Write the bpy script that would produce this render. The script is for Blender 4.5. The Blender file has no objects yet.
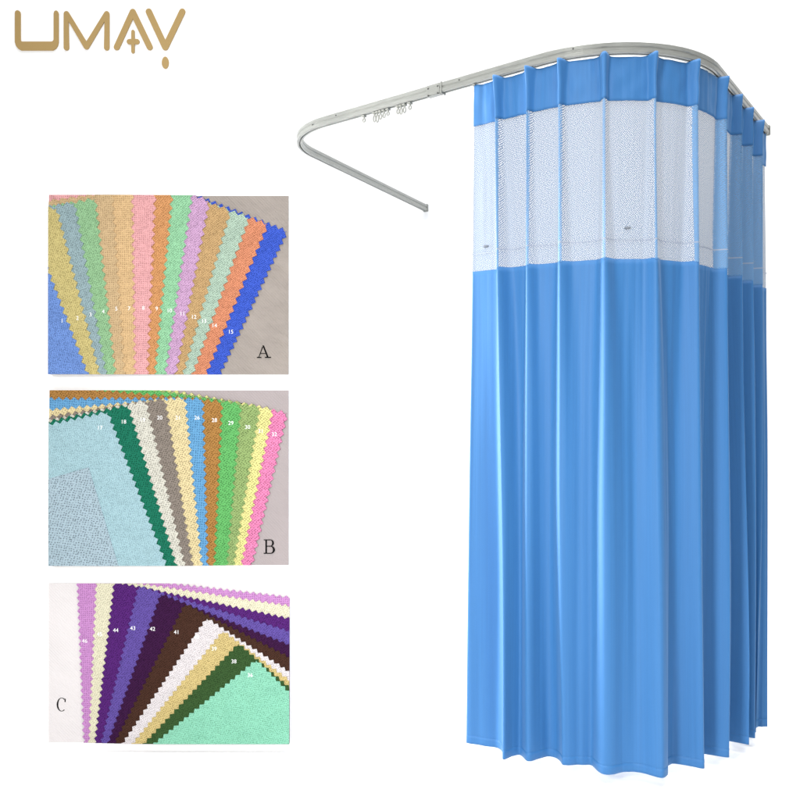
import bpy, bmesh, math, random
from mathutils import Vector, Matrix, noise
from mathutils.geometry import tessellate_polygon
random.seed(4)
sc = bpy.context.scene
C = sc.collection
PI = math.pi
H0 = 1.12            # eye height of the camera
F = 900.0            # focal length in photo pixels (800 wide)
DB = 3.0             # distance of the display board's face
S = DB / F           # metres per photo pixel on the display board

# ------------------------------------------------------------------ helpers
def lin(c):
    r = []
    for v in c:
        v /= 255.0
        r.append(v / 12.92 if v <= 0.04045 else ((v + 0.055) / 1.055) ** 2.4)
    return r

def link(name, me, mat=None, parent=None):
    o = bpy.data.objects.new(name, me)
    C.objects.link(o)
    if mat is not None:
        me.materials.append(mat)
    if parent is not None:
        o.parent = parent
    return o

def from_bm(name, bm, mat, parent=None, smooth=False):
    me = bpy.data.meshes.new(name)
    bmesh.ops.recalc_face_normals(bm, faces=bm.faces)
    bm.to_mesh(me); bm.free()
    if smooth:
        for p in me.polygons: p.use_smooth = True
    return link(name, me, mat, parent)

def empty(name, loc=(0, 0, 0)):
    o = bpy.data.objects.new(name, None)
    o.empty_display_size = 0.1
    C.objects.link(o); o.location = loc
    return o

def tag(o, label, cat, group=None):
    o['label'] = label; o['category'] = cat
    if group: o['group'] = group
    return o

def struct(o):
    o['kind'] = 'structure'; return o

def box_bm(bm, x0, x1, y0, y1, z0, z1):
    r = bmesh.ops.create_cube(bm, size=1.0)
    for v in r['verts']:
        v.co = Vector(((x0 + x1) / 2 + v.co.x * (x1 - x0), (y0 + y1) / 2 + v.co.y * (y1 - y0), (z0 + z1) / 2 + v.co.z * (z1 - z0)))
    return r['verts']

# node helpers
class N:
    def __init__(s, name):
        s.m = bpy.data.materials.new(name); s.m.use_nodes = True
        s.t = s.m.node_tree; s.b = s.t.nodes['Principled BSDF']
    def n(s, kind, **kw):
        nd = s.t.nodes.new(kind)
        for k, v in kw.items(): setattr(nd, k, v)
        return nd
    def l(s, a, b): s.t.links.new(a, b)
    def math(s, op, a, b=None, clamp=False):
        nd = s.n('ShaderNodeMath', operation=op, use_clamp=clamp)
        for i, v in enumerate((a, b)):
            if v is None: continue
            if isinstance(v, (int, float)): nd.inputs[i].default_value = v
            else: s.l(v, nd.inputs[i])
        return nd.outputs[0]
    def noise(s, vec, scale, detail=3, rough=0.5, dims='3D'):
        nd = s.n('ShaderNodeTexNoise', noise_dimensions=dims)
        nd.inputs['Scale'].default_value = scale; nd.inputs['Detail'].default_value = detail
        nd.inputs['Roughness'].default_value = rough
        if vec is not None: s.l(vec, nd.inputs['Vector'])
        return nd.outputs[0]
    def ramp(s, fac, lo, hi, a=0.0, b=1.0):
        nd = s.n('ShaderNodeMapRange', interpolation_type='SMOOTHSTEP')
        nd.inputs['From Min'].default_value = lo; nd.inputs['From Max'].default_value = hi
        nd.inputs['To Min'].default_value = a; nd.inputs['To Max'].default_value = b
        s.l(fac, nd.inputs['Value']); return nd.outputs[0]
    def mix(s, fac, a, b, blend='MIX'):
        nd = s.n('ShaderNodeMix', data_type='RGBA', blend_type=blend)
        if isinstance(fac, (int, float)): nd.inputs[0].default_value = fac
        else: s.l(fac, nd.inputs[0])
        for i, v in ((6, a), (7, b)):
            if isinstance(v, (list, tuple)): nd.inputs[i].default_value = (*v[:3], 1)
            else: s.l(v, nd.inputs[i])
        return nd.outputs[2]
    def map(s, vec, scale=(1, 1, 1), rot=(0, 0, 0)):
        nd = s.n('ShaderNodeMapping'); nd.inputs['Scale'].default_value = scale
        nd.inputs['Rotation'].default_value = rot
        s.l(vec, nd.inputs['Vector']); return nd.outputs[0]
    def bump(s, h, strength, dist, prev=None):
        nd = s.n('ShaderNodeBump'); nd.inputs['Strength'].default_value = strength
        nd.inputs['Distance'].default_value = dist; s.l(h, nd.inputs['Height'])
        if prev is not None: s.l(prev, nd.inputs['Normal'])
        return nd.outputs[0]

def plain(name, rgb, rough=0.7, metal=0.0):
    k = N(name); k.b.inputs['Base Color'].default_value = (*rgb, 1)
    k.b.inputs['Roughness'].default_value = rough; k.b.inputs['Metallic'].default_value = metal
    k.b.inputs['Specular IOR Level'].default_value = 0.5 if metal or rough < 0.6 else 0.08
    return k.m

ALB = 0.62      # photo colours are lit colours: divide out the bright studio light
def alb(rgb, k=1.0):
    return [min(0.92, v * ALB * k) for v in lin(rgb)]

def swatch_mat(name, rgb, cell=0.0082, hole=0.62, rot=0.0, rand=0.45, rows=False):
    k = N(name)
    tc = k.n('ShaderNodeTexCoord')
    sep = k.n('ShaderNodeSeparateXYZ'); k.l(tc.outputs['Object'], sep.inputs[0])
    com = k.n('ShaderNodeCombineXYZ'); k.l(sep.outputs[0], com.inputs[0]); k.l(sep.outputs[2], com.inputs[1])
    v = k.map(com.outputs[0], (1 / cell, 1 / (cell * (1.0 if rows else 0.8)), 1), (0, 0, rot))
    vo = k.n('ShaderNodeTexVoronoi', voronoi_dimensions='2D', feature='F1')
    vo.inputs['Scale'].default_value = 1.0; vo.inputs['Randomness'].default_value = 0.28 if rows else rand
    k.l(v, vo.inputs['Vector'])
    d = vo.outputs['Distance']
    hole = hole * (0.72 if rows else 1.0)
    big = k.noise(com.outputs[0], 14, 3)
    fine = k.noise(k.map(com.outputs[0], (1, 1, 1)), 420, 2)
    dot = k.ramp(d, 0.12, 0.40, 1.0, 0.0)
    dot = k.math('MULTIPLY', dot, k.ramp(k.noise(com.outputs[0], 75, 2), 0.34, 0.58, 0.35, 1.0))
    g_ = sum(rgb) / 3
    c = alb([v + (g_ - v) * 0.07 for v in rgb])
    lite = [min(0.95, x * 1.18 + 0.075 * max(c)) for x in c]
    dark = [x * (1 - hole) * (0.75 + 0.25 * x) for x in c]
    base = k.mix(k.ramp(fine, 0.35, 0.65), [x * 0.90 for x in c], lite)
    base = k.mix(k.ramp(big, 0.35, 0.7, 0.0, 0.12), base, [x * 0.78 for x in c])
    col = k.mix(dot, base, dark)
    k.l(col, k.b.inputs['Base Color'])
    k.b.inputs['Roughness'].default_value = 0.95
    k.b.inputs['Specular IOR Level'].default_value = 0.06
    b1 = k.bump(big, 0.6, 0.03)
    k.l(k.bump(d, 0.5, 0.0012, b1), k.b.inputs['Normal'])
    return k.m

def cloth_mat(name, rgb, wr=0.6, ang=0.9):
    k = N(name)
    tc = k.n('ShaderNodeTexCoord')
    sep = k.n('ShaderNodeSeparateXYZ'); k.l(tc.outputs['Object'], sep.inputs[0])
    com = k.n('ShaderNodeCombineXYZ'); k.l(sep.outputs[0], com.inputs[0]); k.l(sep.outputs[2], com.inputs[1])
    st = k.map(com.outputs[0], (1, 1, 1), (0, 0, ang))
    st2 = k.map(st, (5.0, 9.0, 1))
    wrk = k.noise(st2, 1.0, 4, 0.55)
    tw = k.n('ShaderNodeTexWave', wave_type='BANDS', bands_direction='DIAGONAL')
    tw.inputs['Scale'].default_value = 62; tw.inputs['Distortion'].default_value = 1.2; tw.inputs['Detail'].default_value = 2
    k.l(com.outputs[0], tw.inputs['Vector'])
    fine = k.noise(com.outputs[0], 500, 2)
    c = alb(rgb, 0.98 if rgb[0] < 220 else 1.12)
    col = k.mix(k.ramp(fine, 0.3, 0.7), [x * 0.90 for x in c], [min(.95, x * 1.10) for x in c])
    col = k.mix(k.ramp(wrk, 0.35, 0.65, 0.22 * wr, 0.0), col, [x * 0.55 for x in c])
    k.l(col, k.b.inputs['Base Color']); k.b.inputs['Roughness'].default_value = 0.9; k.b.inputs['Specular IOR Level'].default_value = 0.1
    b1 = k.bump(wrk, 0.9 * wr, 0.03)
    k.l(k.bump(tw.outputs['Color'] if 'Color' in tw.outputs else tw.outputs[0], 0.35, 0.0012, b1), k.b.inputs['Normal'])
    return k.m

# ------------------------------------------------------------------ setting
def matte_white(name, v):
    k = N(name); tc = k.n('ShaderNodeTexCoord')
    n = k.noise(tc.outputs['Object'], 3.0, 4)
    k.l(k.mix(n, [v * 0.985] * 3, [v] * 3), k.b.inputs['Base Color'])
    k.b.inputs['Roughness'].default_value = 0.9
    k.b.inputs['Specular IOR Level'].default_value = 0.1
    return k.m
M_white = matte_white('white_paint', 0.93)
WY = 4.90
# seamless studio sweep: floor and wall with a cove between them
fx = 9.0
bm = bmesh.new()
prof = [(-6.0, 0.0), (WY - 0.6, 0.0)]
vs = [[bm.verts.new((x, y, z)) for x in (-fx, fx)] for (y, z) in prof]
for a, b in zip(vs, vs[1:]): bm.faces.new((a[0], a[1], b[1], b[0]))
struct(from_bm('floor', bm, M_white))
bm = bmesh.new()
prof = [(WY - 0.6, 0.0)] + [(WY - 0.6 + 0.6 * math.sin(a), 0.6 - 0.6 * math.cos(a)) for a in [i * PI / 32 for i in range(1, 17)]] + [(WY, 6.0)]
vs = [[bm.verts.new((x, y, z)) for x in (-fx, fx)] for (y, z) in prof]
for a, b in zip(vs, vs[1:]): bm.faces.new((a[0], b[0], b[1], a[1]))
struct(from_bm('wall', bm, M_white, smooth=True))

def bx(u): return (u - 400.0) * S
def bz(v): return H0 + (415.0 - v) * S
# white free-standing display board that carries the samples
bm = bmesh.new()
box_bm(bm, bx(-60), bx(293.0), DB, DB + 0.03, -0.03, 2.75)
bmesh.ops.bevel(bm, geom=bm.edges[:], offset=0.003, segments=2, affect='EDGES')
dbd = from_bm('display_board', bm, M_white)
tag(dbd, 'tall plain white display board standing behind the fabric samples and gold lettering', 'display board')

# ------------------------------------------------------------------ raised strokes (lettering)
def capsule_outline(p, q, w, w2=None, n=8):
    w2 = w2 or w
    p = Vector(p); q = Vector(q); d = (q - p).normalized(); nrm = Vector((-d.y, d.x))
    a0 = math.atan2(nrm.y, nrm.x); pts = []
    for i in range(n + 1):
        a = a0 + PI * i / n; pts.append(p + Vector((math.cos(a), math.sin(a))) * w / 2)
    for i in range(n + 1):
        a = a0 + PI + PI * i / n; pts.append(q + Vector((math.cos(a), math.sin(a))) * w2 / 2)
    return pts

def extrude_outline(bm, pts, y_front, y_back):
    """pts in photo pixels on the board plane -> prism"""
    f = [bm.verts.new((bx(p[0]), y_front, bz(p[1]))) for p in pts]
    b = [bm.verts.new((bx(p[0]), y_back, bz(p[1]))) for p in pts]
    tris = tessellate_polygon([[Vector((p[0], p[1], 0)) for p in pts]])
    for t in tris:
        bm.faces.new([f[i] for i in t]); bm.faces.new([b[i] for i in t])
    n = len(pts)
    for i in range(n):
        bm.faces.new((f[i], f[(i + 1) % n], b[(i + 1) % n], b[i]))

def polyline_outline(pts, w, r=0.0):
    """round-ended, round-joined stroke outline along pts (few points), as one closed polygon"""
    P = [Vector(p) for p in pts]; L = []; R = []
    n = len(P)
    for i in range(n):
        if i == 0: d = (P[1] - P[0]).normalized(); m = Vector((-d.y, d.x)); k = 1
        elif i == n - 1: d = (P[-1] - P[-2]).normalized(); m = Vector((-d.y, d.x)); k = 1
        else:
            d1 = (P[i] - P[i - 1]).normalized(); d2 = (P[i + 1] - P[i]).normalized()
            n1 = Vector((-d1.y, d1.x)); n2 = Vector((-d2.y, d2.x)); m = (n1 + n2).normalized(); k = 1 / max(0.35, m.dot(n1))
        L.append((P[i], m, k)); 
    left = []; right = []
    for i, (p, m, k) in enumerate(L):
        if 0 < i < n - 1:
            d1 = (P[i] - P[i - 1]).normalized(); d2 = (P[i + 1] - P[i]).normalized()
            n1 = Vector((-d1.y, d1.x)); n2 = Vector((-d2.y, d2.x))
            cr = d1.x * d2.y - d1.y * d2.x
            def arc(a, b, N_=7):
                t0 = math.atan2(a.y, a.x); t1 = math.atan2(b.y, b.x)
                while t1 - t0 > PI: t1 -= 2 * PI
                while t1 - t0 < -PI: t1 += 2 * PI
                return [p + Vector((math.cos(t0 + (t1 - t0) * j / N_), math.sin(t0 + (t1 - t0) * j / N_))) * w / 2 for j in range(N_ + 1)]
            if cr > 0: left.append(p + m * k * w / 2); right += arc(-n1, -n2)
            else: right.append(p - m * k * w / 2); left += arc(n1, n2)
        else:
            left.append(p + m * w / 2); right.append(p - m * w / 2)
    # round caps
    def cap(c, a):
        t0 = math.atan2(a.y, a.x)
        return [c + Vector((math.cos(t0 - PI * j / 8), math.sin(t0 - PI * j / 8))) * w / 2 for j in range(1, 8)]
    out = left + cap(P[-1], L[-1][1]) + right[::-1] + cap(P[0], -L[0][1])
    return out

M_gold = plain('gold_lettering', alb((192, 158, 92), 1.04), 0.5)
logo = empty('logo_sign', (bx(100), DB, bz(45)))
tag(logo, 'gold raised lettering with a small cross and a drop, atop the white board', 'logo sign')
def z4(p): return (p[0] / 4.0, p[1] / 4.0)
def add_part(name, outlines, mat, parent, y0, y1, smooth=False):
    bm = bmesh.new()
    for i, pts in enumerate(outlines): extrude_outline(bm, pts, y0 - 0.0004 * i, y1)
    o = from_bm(name, bm, mat)
    me = o.data
    me.transform(Matrix.Translation(-parent.location)); o.parent = parent
    return o
yl0, yl1 = DB - 0.004, DB + 0.0002
# U: thin uprights, heavy floor
U = [(61, 55), (62, 48), (67, 44), (72, 43), (78, 45), (83, 50), (84, 58), (84, 160), (86, 166), (91, 168), (207, 168), (213, 166), (216, 160),
     (216, 56), (218, 48), (223, 44), (228, 44), (233, 48), (236, 56), (236, 170), (233, 184), (225, 196), (213, 203), (86, 203), (75, 197), (66, 186), (61, 170)]
add_part('letter', [[z4(p) for p in U]], M_gold, logo, yl0, yl1)
Mo = polyline_outline([z4(p) for p in [(267, 192), (267, 57), (347, 188), (428, 57), (428, 192)]], 5.5)
add_part('letter', [Mo], M_gold, logo, yl0, yl1)
A1 = polyline_outline([z4(p) for p in [(468, 190), (532, 49), (600, 190)]], 6.0)
A2 = polyline_outline([z4(p) for p in [(518, 168), (549, 168)]], 5.2)
A3 = polyline_outline([z4(p) for p in [(533, 128), (533, 208)]], 3.4)
add_part('letter', [A1], M_gold, logo, yl0, yl1)
add_part('cross', [A2, A3], M_gold, logo, yl0, yl1)
Yo = polyline_outline([z4(p) for p in [(596, 48), (662, 190), (730, 48)]], 6.2)
add_part('letter', [Yo], M_gold, logo, yl0, yl1)
add_part('drop', [[(165.5 + 3.5 * math.cos(a), 63 + 6.0 * math.sin(a)) for a in [i * PI / 12 for i in range(24)]]], M_gold, logo, yl0, yl1)

# ------------------------------------------------------------------ sample panels
M_black = plain('black_ink', (0.003, 0.003, 0.003), 0.9)
M_num = plain('white_ink', (0.80, 0.80, 0.80), 0.6)
M_core = plain('card_core', (0.70, 0.70, 0.69), 0.8)

def panel(rect, cloth, name_label, letter_outlines, wr, ang):
    u0, v0, u1, v1 = rect
    e = empty('sample_panel', (bx((u0 + u1) / 2), DB, bz(v1)))
    bm = bmesh.new(); box_bm(bm, bx(u0), bx(u1), DB - 0.004, DB + 0.0003, bz(v1), bz(v0))
    o = from_bm('backing_card', bm, M_core); o.data.transform(Matrix.Translation(-e.location)); o.parent = e
    bm = bmesh.new(); box_bm(bm, bx(u0), bx(u1), DB - 0.0055, DB - 0.0041, bz(v1), bz(v0))
    o = from_bm('backing_cloth', bm, cloth_mat('backing_cloth', cloth, wr, ang)); o.data.transform(Matrix.Translation(-e.location)); o.parent = e
    add_part('letter', letter_outlines, M_black, e, DB - 0.0058, DB - 0.0052)
    tag(e, name_label, 'sample panel', 'sample panels on the white board')
    return e

def teeth(p, q, pitch, amp, side):
    """pinked edge from p to q (p,q excluded corner duplicates kept): zigzag around the line"""
    p = Vector(p); q = Vector(q); L = (q - p).length; d = (q - p) / L; n = Vector((-d.y, d.x)) * side
    k = max(1, int(L / pitch)); pts = [p.copy()]
    for i in range(k):
        j = random.uniform(-0.06, 0.06) * pitch
        pts.append(p + d * (pitch * (i + 0.5) + j) - n * amp)
        pts.append(p + d * (pitch * (i + 1)) + n * amp * 0.15)
    return pts

def swatch(rect, origin, scale, c, e, t, color, layer, num, numpos, label, group, pitch, amp, rot=0.0, rows=False,
           hole=0.66, cell=0.0066, numsize=4.1, straight=False):
    u0, v0, u1, v1 = rect
    def px(p): return Vector((origin[0] + p[0] / scale, origin[1] + p[1] / scale))
    c, e, t = px(c), px(e), px(t)
    de = (e - c).normalized(); dt = (t - c).normalized()
    LE = 330.0; LT = 330.0
    E = c + de * LE; T = c + dt * LT
    # orientation: make zigzag notches cut inward
    inward_e = dt; inward_t = de
    def side(d, inward):
        n = Vector((-d.y, d.x)); return -1 if n.dot(inward) > 0 else 1
    if straight:
        pts = [c, E, E + dt * LT, T]
    else:
        a = teeth(c, E, pitch, amp, side(de, inward_e))
        a[0] = c + (de + dt) * amp * 0.6
        b = teeth(c, T, pitch, amp, side(dt, inward_t))
        pts = a + [E + dt * LT] + b[:0:-1]
    # local frame: x along the side edge perpendicular, z up the side edge
    ang = math.atan2(de.x, de.y)      # tilt of the swatch
    y = DB - 0.0058 - 0.0015 * layer
    bm = bmesh.new()
    vv = [bm.verts.new((bx(p.x), 0, bz(p.y))) for p in pts]
    for tri in tessellate_polygon([[Vector((p.x, p.y, 0)) for p in pts]]):
        try: bm.faces.new([vv[i] for i in tri])
        except ValueError: pass
    for co, no in (((bx(u0), 0, 0), (-1, 0, 0)), ((bx(u1), 0, 0), (1, 0, 0)), ((0, 0, bz(v0)), (0, 0, 1)), ((0, 0, bz(v1)), (0, 0, -1))):
        bmesh.ops.bisect_plane(bm, geom=bm.verts[:] + bm.edges[:] + bm.faces[:], plane_co=co, plane_no=no, clear_outer=True)
    bmesh.ops.dissolve_limit(bm, angle_limit=0.01, verts=bm.verts[:], edges=bm.edges[:])
    bmesh.ops.triangulate(bm, faces=bm.faces[:])
    bmesh.ops.recalc_face_normals(bm, faces=bm.faces)
    r = bmesh.ops.extrude_face_region(bm, geom=bm.faces[:])
    for g in r['geom']:
        if isinstance(g, bmesh.types.BMVert): g.co.y -= 0.0013
    cc = (max(u0 + 4, min(u1 - 4, c.x)), max(v0 + 4, min(v1 - 4, c.y)))
    loc = Vector((bx(cc[0]), y, bz(cc[1])))
    M = Matrix.Translation(loc) @ Matrix.Rotation(-ang, 4, 'Y')
    o = from_bm('fabric_swatch', bm, swatch_mat('swatch_weave', color, cell, hole, rot, 0.45, rows))
    o.data.transform(Matrix.Translation((0, y, 0)))
    o.data.transform(M.inverted()); o.matrix_world = M
    if num:
        cu = bpy.data.curves.new('number', 'FONT'); cu.body = num; cu.size = numsize * S * 1.35
        cu.align_x = 'CENTER'; cu.align_y = 'CENTER'; cu.resolution_u = 3; cu.offset = 0.0
        to = bpy.data.objects.new('tmp', cu); C.objects.link(to)
        bpy.context.view_layer.update()
        me = bpy.data.meshes.new_from_object(to.evaluated_get(bpy.context.evaluated_depsgraph_get()))
        bpy.data.objects.remove(to); bpy.data.curves.remove(cu)
        n = px(numpos)
        W = Matrix.Translation((bx(n.x), y - 0.0013 - 0.0003, bz(n.y))) @ Matrix.Rotation(PI / 2, 4, 'X')
        me.name = 'number'; me.transform(M.inverted() @ W)
        me.materials.clear()
        link('number', me, M_num, o)
    tag(o, label, 'fabric swatch', group)
    return o

# letters (serif strokes in photo pixels)
def quadp(*p): return list(p)
LA = [quadp((262.6, 345.5), (264.2, 345.5), (269.0, 357.4), (267.2, 357.4)), quadp((262.5, 346.6), (263.3, 347.4), (259.5, 357.4), (258.7, 357.4)),
      quadp((257.2, 357.0), (261.6, 357.0), (261.6, 358.0), (257.2, 358.0)), quadp((265.2, 357.0), (271.2, 357.0), (271.2, 358.0), (265.2, 358.0)),
      quadp((260.6, 353.4), (266.0, 353.4), (266.0, 353.9), (260.6, 353.9))]
def ring(cx, cy, rx, ry, a0, a1, w0, w1, n=16):
    o = []; i_ = []
    for k in range(n + 1):
        a = a0 + (a1 - a0) * k / n; f = abs(math.cos(a)); w = w0 + (w1 - w0) * f
        o.append((cx + rx * math.cos(a), cy + ry * math.sin(a))); i_.append((cx + (rx - w) * math.cos(a), cy + (ry - w * 0.6) * math.sin(a)))
    return o + i_[::-1]
LB = [quadp((265.6, 539.8), (267.3, 539.8), (267.3, 553.0), (265.6, 553.0)), quadp((264.0, 539.2), (270.5, 539.2), (270.5, 540.1), (264.0, 540.1)),
      quadp((264.0, 552.6), (270.5, 552.6), (270.5, 553.5), (264.0, 553.5)), quadp((267.0, 545.5), (270.5, 545.5), (270.5, 546.3), (267.0, 546.3)),
      ring(270.3, 542.7, 3.9, 3.5, -PI / 2, PI / 2, 0.8, 1.8), ring(270.3, 549.5, 4.9, 4.0, -PI / 2, PI / 2, 0.8, 2.0)]
LC = [ring(62.3, 704.0, 5.0, 6.9, 0.9, 2 * PI - 0.9, 0.8, 1.7), quadp((65.2, 698.2), (66.3, 698.2), (66.3, 701.5), (65.2, 701.5))]

RA = (51.2, 196.2, 288.8, 374.6); RB = (51.2, 390.3, 288.8, 564.8); RC = (49.2, 583.0, 290.0, 741.8)
GA = 'pinked fabric swatches fanned on the top panel'
GB = 'pinked fabric swatches fanned on the middle panel'
GC = 'pinked fabric swatches fanned on the bottom panel'
panel(RA, (186, 176, 168), 'top sample panel, grey beige cloth ground with black letter A', LA, 0.9, 0.85)
panel(RB, (196, 185, 185), 'middle sample panel, pinkish grey cloth ground with black letter B', LB, 0.35, 0.75)
panel(RC, (244, 238, 238), 'bottom sample panel, off white cloth ground with black letter C', LC, 0.25, 0.4)

ARows = [  # corner, side end, top end, colour, number, number pos, label, rows
    ((-18, 150), (150, 590), (-400, 150), (112, 154, 232), '1', (65, 422), 'light blue swatch numbered 1 at the left edge of the top panel', 0),
    ((50, 60), (187, 590), (-300, 58), (222, 204, 128), '2', (113, 413), 'yellow swatch numbered 2 between the light blue and grey blue strips', 0),
    ((106, 40), (207, 590), (-300, 112), (160, 188, 194), '3', (154, 402), 'grey blue swatch numbered 3 beside the yellow strip', 0),
    ((172, 27), (236, 590), (-300, 118), (156, 208, 152), '4', (194, 392), 'leaf green swatch numbered 4 in the left half of the top panel', 0),
    ((226, 9), (264, 590), (-300, 78), (222, 188, 138), '5', (235, 383), 'sandy beige swatch numbered 5 right of the leaf green strip', 1),
    ((289, 0), (297, 590), (-300, 86), (236, 195, 138), '7', (275, 382), 'sandy beige swatch numbered 7 left of the pink strip', 1),
    ((363, -20), (337, 590), (-300, -10), (248, 176, 178), '8', (320, 380), 'salmon pink swatch numbered 8 near the middle of the top panel', 1),
    ((419, -20), (360, 590), (0, 0), (231, 160, 96), '9', (362, 382), 'ochre orange swatch numbered 9 between pink and mint strips', 0),
    ((483, -10), (393, 590), (0, -60), (156, 222, 170), '10', (402, 388), 'mint green swatch numbered 10 left of the lilac strip', 0),
    ((533, 36), (426, 590), (200, -90), (218, 170, 214), '11', (443, 398), 'lilac swatch numbered 11 in the top panel', 0),
    ((601, 66), (449, 590), (300, -42), (213, 172, 114), '12', (479, 408), 'tan swatch numbered 12 between lilac and sage strips', 0),
    ((661, 87), (479, 590), (361, -12), (184, 212, 190), '13', (511, 421), 'pale sage swatch numbered 13 left of the bright orange strip', 0),
    ((720, 108), (522, 590), (420, 9), (234, 146, 104), '14', (544, 435), 'bright orange swatch numbered 14 beside the royal blue strip', 0),
    ((782, 131), (566, 590), (500, 20), (52, 92, 222), '15', (596, 455), 'royal blue swatch numbered 15, rightmost strip of the top panel', 0)]
n = len(ARows)
for i, (c, e, t, col, num, npos, lab, rows) in enumerate(ARows):
    swatch(RA, (45, 190), 3.2, c, e, t, col, n - i, num, npos, lab, GA, 8.6 if i < 13 else 7.2, 3.1, rot=(0.0 if rows else 0.5), rows=bool(rows))

BRows = [
    ((148, 262), (238, 560), (-300, 390), (178, 203, 216), '', None, 'pale grey blue open weave swatch at the lower left of the middle panel', 0),
    ((210, 82), (400, 578), (-300, 191), (172, 212, 222), '17', (183, 137), 'large pale aqua swatch numbered 17 left of the dark green strip', 0),
    ((275, 60), (430, 578), (-300, 178), (22, 128, 98), '18', (258, 118), 'dark green swatch numbered 18 in the middle panel', 0),
    ((330, 46), (456, 578), (-300, 176), (228, 225, 210), '19', (318, 112), 'off white swatch numbered 19 between dark green and taupe strips', 0),
    ((392, 40), (481, 578), (-300, 146), (150, 138, 127), '20', (372, 105), 'taupe grey swatch numbered 20 in the middle panel', 0),
    ((455, 37), (509, 578), (-300, 104), (241, 221, 164), '21', (430, 105), 'cream yellow swatch numbered 21 left of the sky blue strip', 0),
    ((512, 40), (527, 578), (-300, 40), (100, 170, 222), '26', (490, 105), 'sky blue swatch numbered 26 in the middle panel', 1),
    ((573, 50), (548, 578), (175, 12), (190, 134, 62), '28', (545, 113), 'golden brown swatch numbered 28 beside the sky blue strip', 0),
    ((633, 58), (588, 578), (353, 14), (104, 198, 104), '29', (597, 122), 'bright green swatch numbered 29 right of the golden brown strip', 0),
    ((694, 66), (609, 578), (400, 20), (158, 188, 112), '30', (650, 135), 'olive green swatch numbered 30 left of the lemon strip', 0),
    ((735, 74), (633, 578), (400, 13), (243, 236, 148), '31', (692, 148), 'pale lemon swatch numbered 31 left of the pink strip', 0),
    ((781, 86), (667, 578), (480, 33), (250, 134, 188), '32', (735, 158), 'hot pink swatch numbered 32, rightmost strip of the middle panel', 0)]
n = len(BRows)
for i, (c, e, t, col, num, npos, lab, rows) in enumerate(BRows):
    big = i in (0, 1)
    swatch(RB, (45, 385), 3.2, c, e, t, col, n - i, num, npos, lab, GB, 7.6, 2.9, rot=(0.1 if rows else 0.5), rows=bool(rows),
           hole=(0.62 if i == 0 else (0.4 if i == 1 else 0.7)), cell=(0.0092 if i == 0 else (0.0066 if big else 0.0078)), straight=(i == 0))

CRows = [
    ((680, 252), (350, 523), (784, 355), (146, 226, 192), '36', (660, 305), 'large mint green swatch numbered 36 at the lower right of the bottom panel', 0),
    ((622, 200), (318, 523), (784, 340), (62, 98, 50), '38', (608, 262), 'dark forest green swatch numbered 38 beside the mint swatch', 0),
    ((572, 160), (283, 523), (784, 318), (228, 202, 128), '39', (545, 222), 'straw yellow swatch numbered 39 between white and forest green', 0),
    ((520, 120), (250, 523), (784, 292), (240, 232, 234), '40', (488, 185), 'white swatch numbered 40 left of the straw yellow strip', 0),
    ((450, 74), (224, 523), (784, 246), (80, 50, 38), '41', (425, 170), 'chocolate brown swatch numbered 41 in the bottom panel', 0),
    ((372, 44), (203, 523), (784, 208), (66, 24, 72), '42', (348, 160), 'very dark purple swatch numbered 42 beside the brown strip', 0),
    ((300, 19), (181, 523), (784, 164), (104, 80, 176), '43', (285, 158), 'violet blue swatch numbered 43 between two dark purple strips', 0),
    ((222, 6), (160, 523), (784, 124), (92, 32, 128), '44', (230, 165), 'deep purple swatch numbered 44 right of the cream strip', 0),
    ((165, -8), (141, 523), (784, 84), (243, 237, 204), '45', (178, 178), 'cream swatch numbered 45 beside the orchid pink strip', 0),
    ((102, -22), (124, 523), (784, 57), (216, 146, 216), '46', (130, 200), 'orchid pink swatch numbered 46, leftmost strip of the bottom panel', 1)]
n = len(CRows)
for i, (c, e, t, col, num, npos, lab, rows) in enumerate(CRows):
    swatch(RC, (45, 578), 3.2, c, e, t, col, n - i, num, npos, lab, GC, 6.6, 2.4, rot=(0.0 if rows else 0.4), rows=bool(rows),
           hole=(0.4 if i in (0, 3, 8) else 0.6), cell=0.0068)

# ------------------------------------------------------------------ curtain rail
RZ = H0 + 1.122
def fillet(P, radii, n=14):
    out = [Vector(P[0])]
    for i in range(1, len(P) - 1):
        p = Vector(P[i]); a = (Vector(P[i - 1]) - p).normalized(); b = (Vector(P[i + 1]) - p).normalized()
        ang = a.angle(b); t = radii[i - 1] / math.tan(ang / 2)
        c = p + (a + b).normalized() * (radii[i - 1] / math.sin(ang / 2))
        s = p + a * t - c; e = p + b * t - c
        a0 = math.atan2(s.y, s.x); a1 = math.atan2(e.y, e.x)
        while a1 - a0 > PI: a1 -= 2 * PI
        while a1 - a0 < -PI: a1 += 2 * PI
        for k in range(n + 1):
            q = a0 + (a1 - a0) * k / n; out.append(c + Vector((math.cos(q), math.sin(q))) * radii[i - 1])
    out.append(Vector(P[-1])); return out
RP = [(0.142, 4.885), (-0.493, 3.609), (0.786, 2.565), (1.450, 3.557)]
rail = fillet(RP, [0.33, 0.40], 24)
def sweep(bm, path, prof, z0, closed_prof=True, caps=True):
    rings = []
    n = len(path)
    for i, p in enumerate(path):
        d = (path[min(i + 1, n - 1)] - path[max(i - 1, 0)]).normalized(); nr = Vector((d.y, -d.x))
        rings.append([bm.verts.new((p.x + nr.x * a, p.y + nr.y * a, z0 + b)) for a, b in prof])
    m = len(prof)
    for a, b in zip(rings, rings[1:]):
        for k in range(m): bm.faces.new((a[k], a[(k + 1) % m], b[(k + 1) % m], b[k]))
    if caps:
        bm.faces.new(rings[0]); bm.faces.new(rings[-1])
k = N('brushed_aluminium')
tc = k.n('ShaderNodeTexCoord')
nn = k.noise(k.map(tc.outputs['Object'], (6, 6, 90)), 4.0, 4)
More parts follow.
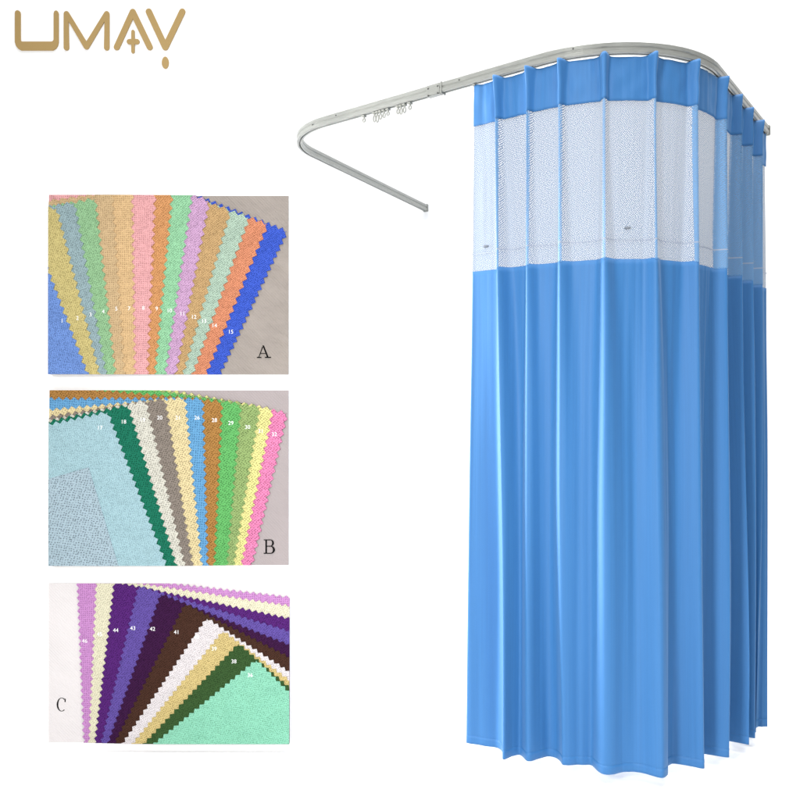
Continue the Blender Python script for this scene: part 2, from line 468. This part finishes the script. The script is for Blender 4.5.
k.l(k.mix(nn, alb((150, 152, 147)), alb((204, 206, 200))), k.b.inputs['Base Color'])
k.b.inputs['Metallic'].default_value = 0.25; k.b.inputs['Roughness'].default_value = 0.28
k.l(k.bump(nn, 0.2, 0.001), k.b.inputs['Normal'])
M_alu = k.m
M_dark = plain('dark_screw', (0.07, 0.07, 0.065), 0.5, 0.4)
M_plast = plain('white_plastic', (0.27, 0.275, 0.25), 0.45)
railo = empty('curtain_rail', (rail[0].x, rail[0].y, RZ))
tag(railo, 'bent aluminium ceiling rail with rounded corners above the blue curtain', 'curtain rail')
def part(name, bm, mat, parent, smooth=False):
    o = from_bm(name, bm, mat, None, smooth)
    o.data.transform(Matrix.Translation(-parent.matrix_basis.translation)); o.parent = parent
    return o
# hollow track: rounded box with a groove on each side and a slot underneath
W, Hh = 0.0115, 0.0172
prof = [(-W + .003, Hh), (W - .003, Hh), (W, Hh - .003), (W, .004), (W - .0025, .002), (W - .0025, -.002), (W, -.004), (W, -Hh + .002), (W - .002, -Hh), (.003, -Hh), (.003, -Hh + .01),
        (-.003, -Hh + .01), (-.003, -Hh), (-W + .002, -Hh), (-W, -Hh + .002), (-W, -.004), (-W + .0025, -.002), (-W + .0025, .002), (-W, .004), (-W, Hh - .003)]
bm = bmesh.new(); sweep(bm, rail, prof, RZ)
tr = part('track', bm, M_alu, railo)
# positions along the rail
def cum(path):
    s = [0.0]
    for a, b in zip(path, path[1:]): s.append(s[-1] + (b - a).length)
    return s
RS = cum(rail)
def at(path, cs, s):
    s = max(0.0, min(cs[-1], s))
    for i in range(len(cs) - 1):
        if s <= cs[i + 1] + 1e-9:
            t = (s - cs[i]) / max(1e-9, cs[i + 1] - cs[i]); p = path[i].lerp(path[i + 1], t)
            d = (path[i + 1] - path[i]).normalized(); return p, d
def s_for_px(path, cs, u, s_lo=0.0, s_hi=None):
    best = (1e9, 0); N_ = 3000; s_hi = s_hi or cs[-1]
    for i in range(N_ + 1):
        s = s_lo + (s_hi - s_lo) * i / N_; p, d = at(path, cs, s)
        e = abs(400 + F * p.x / p.y - u)
        if e < best[0]: best = (e, s)
    return best[1]
S1 = RS[1 + 25 - 1]   # end of the first corner
def obox(bm, p, d, l, w, z0, z1, off=0.0):
    """box of length l along d, width w across, at point p"""
    nr = Vector((d.y, -d.x)); c = p + nr * off
    co = []
    for z in (z0, z1):
        for a, b in ((-1, -1), (1, -1), (1, 1), (-1, 1)):
            q = c + d * (a * l / 2) + nr * (b * w / 2); co.append(bm.verts.new((q.x, q.y, z)))
    for f in ((0, 1, 2, 3), (4, 5, 6, 7), (0, 1, 5, 4), (1, 2, 6, 5), (2, 3, 7, 6), (3, 0, 4, 7)): bm.faces.new([co[i] for i in f])
# joint sleeve with screws
p, d = at(rail, RS, s_for_px(rail, RS, 435, S1, S1 + 1.2))
bm = bmesh.new(); obox(bm, p, d, 0.060, 0.0245, RZ - 0.0205, RZ + 0.0177); bmesh.ops.bevel(bm, geom=bm.edges[:], offset=.003, segments=2, affect='EDGES')
jn = part('joint_sleeve', bm, M_alu, railo)
for off in (-0.021, 0.020):
    q = p + d * off; nr = Vector((d.y, -d.x))
    for zz in (0.006, -0.018):
        bm = bmesh.new(); bmesh.ops.create_uvsphere(bm, u_segments=10, v_segments=6, radius=0.0032)
        bmesh.ops.translate(bm, verts=bm.verts, vec=(q.x + nr.x * .0122 , q.y + nr.y * .0122, RZ + zz))
        part('screw', bm, M_dark, railo)
p, d = at(rail, RS, s_for_px(rail, RS, 443, S1, S1 + 1.2))
bm = bmesh.new(); obox(bm, p, d, 0.005, 0.0260, RZ - 0.0220, RZ + 0.0184); part('joint_ring', bm, M_alu, railo)
# small screws along the rail
def screw_at(u, lo, hi, zz=0.006, sgn=1):
    p, d = at(rail, RS, s_for_px(rail, RS, u, lo, hi)); nr = Vector((d.y, -d.x)) * sgn
    bm = bmesh.new(); bmesh.ops.create_uvsphere(bm, u_segments=10, v_segments=6, radius=0.0030)
    bmesh.ops.translate(bm, verts=bm.verts, vec=(p.x + nr.x * W, p.y + nr.y * W, RZ + zz)); part('screw', bm, M_dark, railo)
M0 = RS[13]
screw_at(338, M0, S1 + 1.0); screw_at(461, S1, S1 + 1.2); screw_at(574, S1, S1 + 1.3, .008)
screw_at(315, M0, S1 + 1, -.002)
for u in (326, 376, 421):
    p, d = at(rail, RS, s_for_px(rail, RS, u, 0, M0))
    bm = bmesh.new(); bmesh.ops.create_uvsphere(bm, u_segments=10, v_segments=6, radius=0.0042)
    bmesh.ops.translate(bm, verts=bm.verts, vec=(p.x + d.y * W, p.y - d.x * W, RZ)); part('screw', bm, M_dark, railo)
# end caps
for s, sg in ((0.006, 1), (RS[-1] - 0.006, -1)):
    p, d = at(rail, RS, s)
    bm = bmesh.new(); obox(bm, p, d, 0.016, 0.028, RZ - 0.020, RZ + 0.020); bmesh.ops.bevel(bm, geom=bm.edges[:], offset=.003, segments=2, affect='EDGES')
    part('end_cap', bm, M_plast if sg < 0 else M_alu, railo)
# idle gliders bunched under the rail, left of the curtain
def glider(u, drop, tilt=0.0):
    p, d = at(rail, RS, s_for_px(rail, RS, u, S1, S1 + 1.4))
    bm = bmesh.new()
    obox(bm, p, d, 0.012, 0.016, RZ - 0.024, RZ - 0.0192)
    obox(bm, p, d, 0.005, 0.004, RZ - 0.030, RZ - 0.022)
    n_ = 14; R = 0.0055; r = 0.0026; rings = []
    for i in range(n_):
        a = 2 * PI * i / n_ ; c = Vector((0, 0, RZ - 0.030 - R - drop)) + Vector((d.x * math.cos(a) * R, d.y * math.cos(a) * R, math.sin(a) * (R + drop)))
        rad = Vector((d.x * math.cos(a), d.y * math.cos(a), math.sin(a))); up = Vector((d.y, -d.x, 0))
        rings.append([bm.verts.new(Vector((p.x, p.y, 0)) + c + rad * math.cos(b) * r + up * math.sin(b) * r) for b in [j * PI / 3 for j in range(6)]])
    for i in range(n_):
        A_, B_ = rings[i], rings[(i + 1) % n_]
        for j in range(6): bm.faces.new((A_[j], A_[(j + 1) % 6], B_[(j + 1) % 6], B_[j]))
    return part('glider', bm, M_plast, railo)
for u, dr in ((364, .001), (374.5, .006), (377.5, .008), (380.5, .004), (384, .003), (388, .001), (398, .003), (401, .005), (404.5, .004), (410, .001)):
    glider(u, dr)

# ------------------------------------------------------------------ curtain
pl_top = [499, 531, 561.5, 603.5, 651, 691, 718, 733, 744, 754.5]
pl_bot = [494, 526, 557, 600, 656, 700, 732, 747, 758, 764.5]
top_path = [p.copy() for p in rail]
sA = s_for_px(rail, RS, 474.5, S1, S1 + 1.6)
sB = s_for_px(rail, RS, 765, S1 + 1.2)
tk = [sA] + [s_for_px(rail, RS, u, S1 + 0.4) for u in pl_top] + [sB]
# ridge tips at the hem, plan positions
hem = [(467, 742, 0), (494, 757, 1), (526, 760, 2), (557, 764, 3), (600, 775, 4), (656, 776, 5), (700, 769, 6), (732, 758, 7), (747, 743, 8), (758, 736, 9), (764, 730, 10), (768, 727, 11)]
ZB = 0.034
def hp(u, v):
    d = F * (H0 - ZB) / (v - 415.0); return Vector(((u - 400) / F * d, d))
hk = [hp(u, v) for u, v, _ in hem]
amp_b = [0, .085, .052, .052, .066, .062, .085, .100, .105, .085, .06, 0]
def interp(q, xs, ys):
    if q <= xs[0]: return ys[0]
    for i in range(len(xs) - 1):
        if q <= xs[i + 1]:
            t = (q - xs[i]) / (xs[i + 1] - xs[i]); return ys[i] + (ys[i + 1] - ys[i]) * t
    return ys[-1]
def catmull(q, xs, ys):
    n_ = len(xs); i = 0
    while i < n_ - 2 and q > xs[i + 1]: i += 1
    t = max(0, min(1, (q - xs[i]) / (xs[i + 1] - xs[i])))
    p0 = ys[max(0, i - 1)]; p1 = ys[i]; p2 = ys[i + 1]; p3 = ys[min(n_ - 1, i + 2)]
    # finite difference tangents on a non-uniform grid
    h = xs[i + 1] - xs[i]
    m1 = (p2 - p0) / (xs[i + 1] - xs[max(0, i - 1)]) if i > 0 else (p2 - p1) / h
    m2 = (p3 - p1) / (xs[min(n_ - 1, i + 2)] - xs[i]) if i < n_ - 2 else (p2 - p1) / h
    return p1 * (2 * t**3 - 3 * t * t + 1) + m1 * h * (t**3 - 2 * t * t + t) + p2 * (-2 * t**3 + 3 * t * t) + m2 * h * (t**3 - t * t)
# base (valley) line at the hem: ridge tips pushed back by the fold depth
tmpn = []
for i in range(len(hk)):
    d = (hk[min(i + 1, len(hk) - 1)] - hk[max(i - 1, 0)]).normalized(); tmpn.append(Vector((d.y, -d.x)))
hb = [hk[i] - tmpn[i] * amp_b[i] for i in range(len(hk))]
ZT = H0 + 1.099; ZH = H0 + 0.962; ZM = H0 + 0.478
def sstep(x, a, b):
    t = max(0, min(1, (x - a) / (b - a))); return t * t * (3 - 2 * t)
def surf(q, z):
    t = (ZT - z) / (ZT - ZB)              # 0 at the top, 1 at the hem
    f = t ** 0.85
    pt, dt_ = at(rail, RS, q)
    pt = pt.copy()
    pb = catmull(q, tk, hb)
    e = 0.004
    p = pt.lerp(pb, f)
    q1, q0 = min(q + e, tk[-1]), max(q - e, tk[0])
    a, _ = at(rail, RS, q1); b, _ = at(rail, RS, q0)
    d = (a.lerp(catmull(q1, tk, hb), f) - b.lerp(catmull(q0, tk, hb), f)).normalized()
    nr = Vector((d.y, -d.x))
    off = 0.0; lean = 0.0
    for i in range(1, len(tk) - 1):
        dd = q - tk[i]
        # fold path wanders slightly on its way down
        dd -= 0.010 * f * (noise.noise(Vector((i * 3.7, z * 0.9, 1.3))))
        if abs(dd) > 0.35: continue
        gl = tk[i] - tk[i - 1]; gr = tk[i + 1] - tk[i]
        body = sstep(t, 0.04, 0.12)
        wl = (0.011 + (min(gl * 0.26, 0.036) - 0.011) * sstep(t, 0.05, 0.7)) * (1.0 if i > 5 else 0.80)
        wr_ = (0.011 + (min(gr * 0.34, 0.055) - 0.011) * sstep(t, 0.05, 0.7)) * (1.0 if i > 5 else 1.15)
        w = (wl * 0.85 if dd < 0 else wr_) * (1.0 - 0.22 * (1 - sstep(t, 0.1, 0.35)) + 0.3 * sstep(t, 0.045, 0.0))
        A = 0.028 + 0.006 * sstep(t, 0.03, 0.0) + (amp_b[i] - 0.028) * t
        r = math.exp(-(abs(dd) / w) ** (2.6 + (1.9 - 2.6) * body))
        off += A * r
        lean += (0.012 if i < 6 else -0.004) * r * t
    # panels between folds sag back a little; fine drape wrinkles
    off += 0.030 * t * noise.noise(Vector((q * 7.5, z * 0.6, 4.0))) + 0.010 * t * noise.noise(Vector((q * 34.0, z * 0.8, 9.0)))
    off += 0.004 * (1 - sstep(t, 0.03, 0.09)) * noise.noise(Vector((q * 26.0, z * 16.0, 2.0)))
    off += 0.0022 * noise.noise(Vector((q * 60.0, z * 2.5, 7.0))) * (1 - t)
    p = p + nr * off + d * lean
    # hooks lift the heading at every pleat, the cloth dips between them
    k_ = 0.0
    for i in range(len(tk)):
        k_ = max(k_, math.exp(-((q - tk[i]) / 0.02) ** 2))
    zz = z + (-0.004 + 0.007 * k_) * sstep(t, 0.06, 0.0)
    return Vector((p.x, p.y, zz)), nr
# samples along the curtain: dense near the folds
qs = []
for i in range(len(tk) - 1):
    g = tk[i + 1] - tk[i]; n_ = max(26, int(g / 0.0035))
    for j in range(n_): qs.append(tk[i] + g * j / n_)
qs.append(tk[-1])
mid = [surf(q, 1.4)[0] for q in qs]
us = [0.0]
for a, b in zip(mid, mid[1:]): us.append(us[-1] + (b - a).length)
qs_all = qs; us_all = us
def sheet(name, z_hi, z_lo, nz, mat, parent, push=0.0, thick=0.0, span=None):
    idx = [i for i, q in enumerate(qs_all) if span is None or span[0] <= q <= span[1]]
    qs = [qs_all[i] for i in idx]; us = [us_all[i] for i in idx]
    verts = []; faces = []; nq = len(qs)
    zs = [z_hi + (z_lo - z_hi) * j / nz for j in range(nz + 1)]
    for z in zs:
        for q in qs:
            p, nr = surf(q, z); p = p + Vector((nr.x, nr.y, 0)) * push
            verts.append(p - parent.location)
    for j in range(nz):
        for i in range(nq - 1):
            a = j * nq + i; faces.append((a, a + nq, a + nq + 1, a + 1))
    me = bpy.data.meshes.new(name); me.from_pydata(verts, [], faces)
    uv = me.uv_layers.new(name='UVMap')
    for pgn in me.polygons:
        pgn.use_smooth = True
        for li in pgn.loop_indices:
            vi = me.loops[li].vertex_index; uv.data[li].uv = (us[vi % nq], zs[vi // nq])
    o = link(name, me, mat, parent)
    if thick:
        md = o.modifiers.new('Solidify', 'SOLIDIFY'); md.thickness = thick; md.offset = -1 if push <= 0 else 1
    return o

def curtain_mat(name, rgb):
    k = N(name); tc = k.n('ShaderNodeTexCoord'); uv = tc.outputs['UV']
    st = k.noise(k.map(uv, (140, 1.6, 1)), 1.0, 3)
    tw = k.n('ShaderNodeTexWave', wave_type='BANDS', bands_direction='DIAGONAL'); tw.inputs['Scale'].default_value = 160
    tw.inputs['Distortion'].default_value = 0.6; k.l(uv, tw.inputs['Vector'])
    fine = k.noise(k.map(uv, (900, 500, 1)), 1.0, 2)
    c = rgb
    col = k.mix(k.ramp(st, 0.3, 0.7), [x * 0.965 for x in c], [x * 1.035 for x in c])
    col = k.mix(k.ramp(fine, 0.3, 0.7, 0.0, 0.10), col, [x * 0.7 for x in c])
    k.l(col, k.b.inputs['Base Color'])
    k.b.inputs['Roughness'].default_value = 0.62
    k.b.inputs['Sheen Weight'].default_value = 0.25; k.b.inputs['Sheen Roughness'].default_value = 0.4
    k.b.inputs['Sheen Tint'].default_value = (0.6, 0.8, 1.0, 1)
    b = k.bump(st, 0.12, 0.004)
    k.l(k.bump(tw.outputs[1], 0.12, 0.0004, b), k.b.inputs['Normal'])
    # thin cloth lets some light through
    tr_ = k.n('ShaderNodeBsdfTranslucent'); tr_.inputs[0].default_value = (*[x * 0.9 for x in c], 1)
    mx = k.n('ShaderNodeMixShader'); mx.inputs[0].default_value = 0.10
    out = k.t.nodes['Material Output']
    k.l(k.b.outputs[0], mx.inputs[1]); k.l(tr_.outputs[0], mx.inputs[2]); k.l(mx.outputs[0], out.inputs['Surface'])
    return k.m
BLUE = (0.029, 0.158, 0.395)
M_cur = curtain_mat('blue_polyester', BLUE)
M_head = curtain_mat('blue_heading', (0.032, 0.166, 0.415))
def net_mat(name, ca, cb):
    k = N(name); tc = k.n('ShaderNodeTexCoord'); uv = tc.outputs['UV']
    cell = 0.0052
    v = k.map(uv, (1 / cell, 1 / (cell * 0.72), 1), (0, 0, 0.5))
    vo = k.n('ShaderNodeTexVoronoi', voronoi_dimensions='2D', feature='F1')
    vo.inputs['Scale'].default_value = 1.0; vo.inputs['Randomness'].default_value = 0.30
    k.l(v, vo.inputs['Vector'])
    hole = k.ramp(vo.outputs['Distance'], 0.20, 0.36, 1.0, 0.0)
    fine = k.noise(k.map(uv, (300, 300, 1)), 1.0, 2)
    k.l(k.mix(fine, ca, cb), k.b.inputs['Base Color'])
    k.b.inputs['Roughness'].default_value = 0.7
    tp = k.n('ShaderNodeBsdfTransparent')
    mx = k.n('ShaderNodeMixShader'); out = k.t.nodes['Material Output']
    k.l(hole, mx.inputs[0]); k.l(k.b.outputs[0], mx.inputs[1]); k.l(tp.outputs[0], mx.inputs[2])
    k.l(mx.outputs[0], out.inputs['Surface'])
    return k.m
M_net = net_mat('pale_net', (0.15, 0.21, 0.31), (0.21, 0.27, 0.36))
M_netp = net_mat('blue_net', (0.09, 0.23, 0.45), (0.15, 0.31, 0.52))

cur = empty('privacy_curtain', (0.78, 2.95, 0.0))
tag(cur, 'long pleated blue hospital curtain with a net top, hanging from the bent rail', 'curtain')
sheet('curtain_panel', ZM, ZB, 90, M_cur, cur, 0.0, 0.0014)
sheet('mesh_panel', ZH + 0.004, ZM - 0.006, 50, M_net, cur, -0.002)
for i in range(1, len(tk) - 1):
    hw = 0.0045 if i in (4, 5) else (0.0075 if i < 6 else (0.010 if i == 6 else 0.022))
    for j in (1,):
        sheet('net_pleat', ZH + 0.002, ZM - 0.004, 40, M_netp, cur, 0.0012 * j, 0.0, (tk[i] - hw, tk[i] + hw))
sheet('header_band', ZT, ZH, 16, M_head, cur, 0.001, 0.0016)
sheet('hem', ZB + 0.026, ZB - 0.001, 3, M_cur, cur, 0.0002, 0.0004)
M_seam = plain('seam_thread', (0.30, 0.34, 0.42), 0.8)
sheet('seam', H0 + 0.5375, H0 + 0.5335, 1, M_seam, cur, 0.0015)
# two little dark snaps on the net
M_snap = plain('dark_snap', (0.13, 0.15, 0.18), 0.5)
for u, z in ((485, 0.557), (628, 0.573)):
    q = s_for_px(rail, RS, u, sA - 0.05, sB); p, nr = surf(q, H0 + z)
    bm = bmesh.new(); bmesh.ops.create_uvsphere(bm, u_segments=12, v_segments=8, radius=1.0)
    bmesh.ops.scale(bm, verts=bm.verts, vec=(0.011, 0.003, 0.0045))
    bmesh.ops.rotate(bm, verts=bm.verts, cent=(0, 0, 0), matrix=Matrix.Rotation(-0.5, 3, 'Z'))
    bmesh.ops.translate(bm, verts=bm.verts, vec=Vector((p.x + nr.x * .002, p.y + nr.y * .002, p.z)) - cur.location)
    from_bm('snap', bm, M_snap, cur, True)
# hooks from each pleat to the rail
for i in range(len(tk)):
    p, d = at(rail, RS, tk[i])
    bm = bmesh.new()
    obox(bm, p, d, 0.010, 0.014, RZ - 0.024, RZ - 0.0192)
    obox(bm, p, d, 0.0035, 0.0035, ZT - 0.022, RZ - 0.024)
    bmesh.ops.translate(bm, verts=bm.verts, vec=-cur.location)
    from_bm('hook', bm, M_plast, cur)

# ------------------------------------------------------------------ camera
cam = bpy.data.cameras.new('camera'); co = bpy.data.objects.new('camera', cam); C.objects.link(co)
co.location = (0, 0, H0); co.rotation_euler = (PI / 2, 0, 0)
cam.sensor_width = 36; cam.lens = 36 * F / 800.0; cam.shift_y = 15 / 800.0; cam.clip_end = 100
sc.camera = co

# ------------------------------------------------------------------ light: bright white studio
w = bpy.data.worlds.new('World'); sc.world = w; w.use_nodes = True
bg = w.node_tree.nodes['Background']; bg.inputs[0].default_value = (1, 1, 1, 1); bg.inputs[1].default_value = 0.52
def area(name, loc, target, size, power, col=(1, 1, 1), spread=180):
    l = bpy.data.lights.new(name, 'AREA'); l.shape = 'RECTANGLE'; l.size = size[0]; l.size_y = size[1]; l.energy = power; l.color = col; l.spread = math.radians(spread)
    o = bpy.data.objects.new(name, l); C.objects.link(o); o.location = loc
    o.rotation_euler = (Vector(target) - Vector(loc)).to_track_quat('-Z', 'Y').to_euler()
    return o
area('front_softbox', (-2.3, -1.5, 2.5), (0.7, 2.9, 0.85), (0.8, 1.2), 31, (1, 0.99, 0.97), 60)
area('side_strip', (-1.5, 3.6, 1.25), (0.6, 2.8, 1.15), (0.3, 2.1), 27, (1, 1, 1), 70)
area('wall_fill', (0.6, 3.7, 4.6), (0.4, 4.9, 1.2), (5.0, 0.5), 80)  # added lamp out of view, brightens the backdrop wall to plain white
area('overhead_fill', (0.3, 1.8, 5.2), (0.3, 1.8, 0.0), (4.0, 3.0), 118, (1, 1, 1), 100)  # unseen fill added above so the floor comes out white

sc.view_settings.view_transform = 'Standard'; sc.view_settings.look = 'None'
sc.view_settings.exposure = 0; sc.view_settings.gamma = 1
sc.cycles.transparent_max_bounces = 24
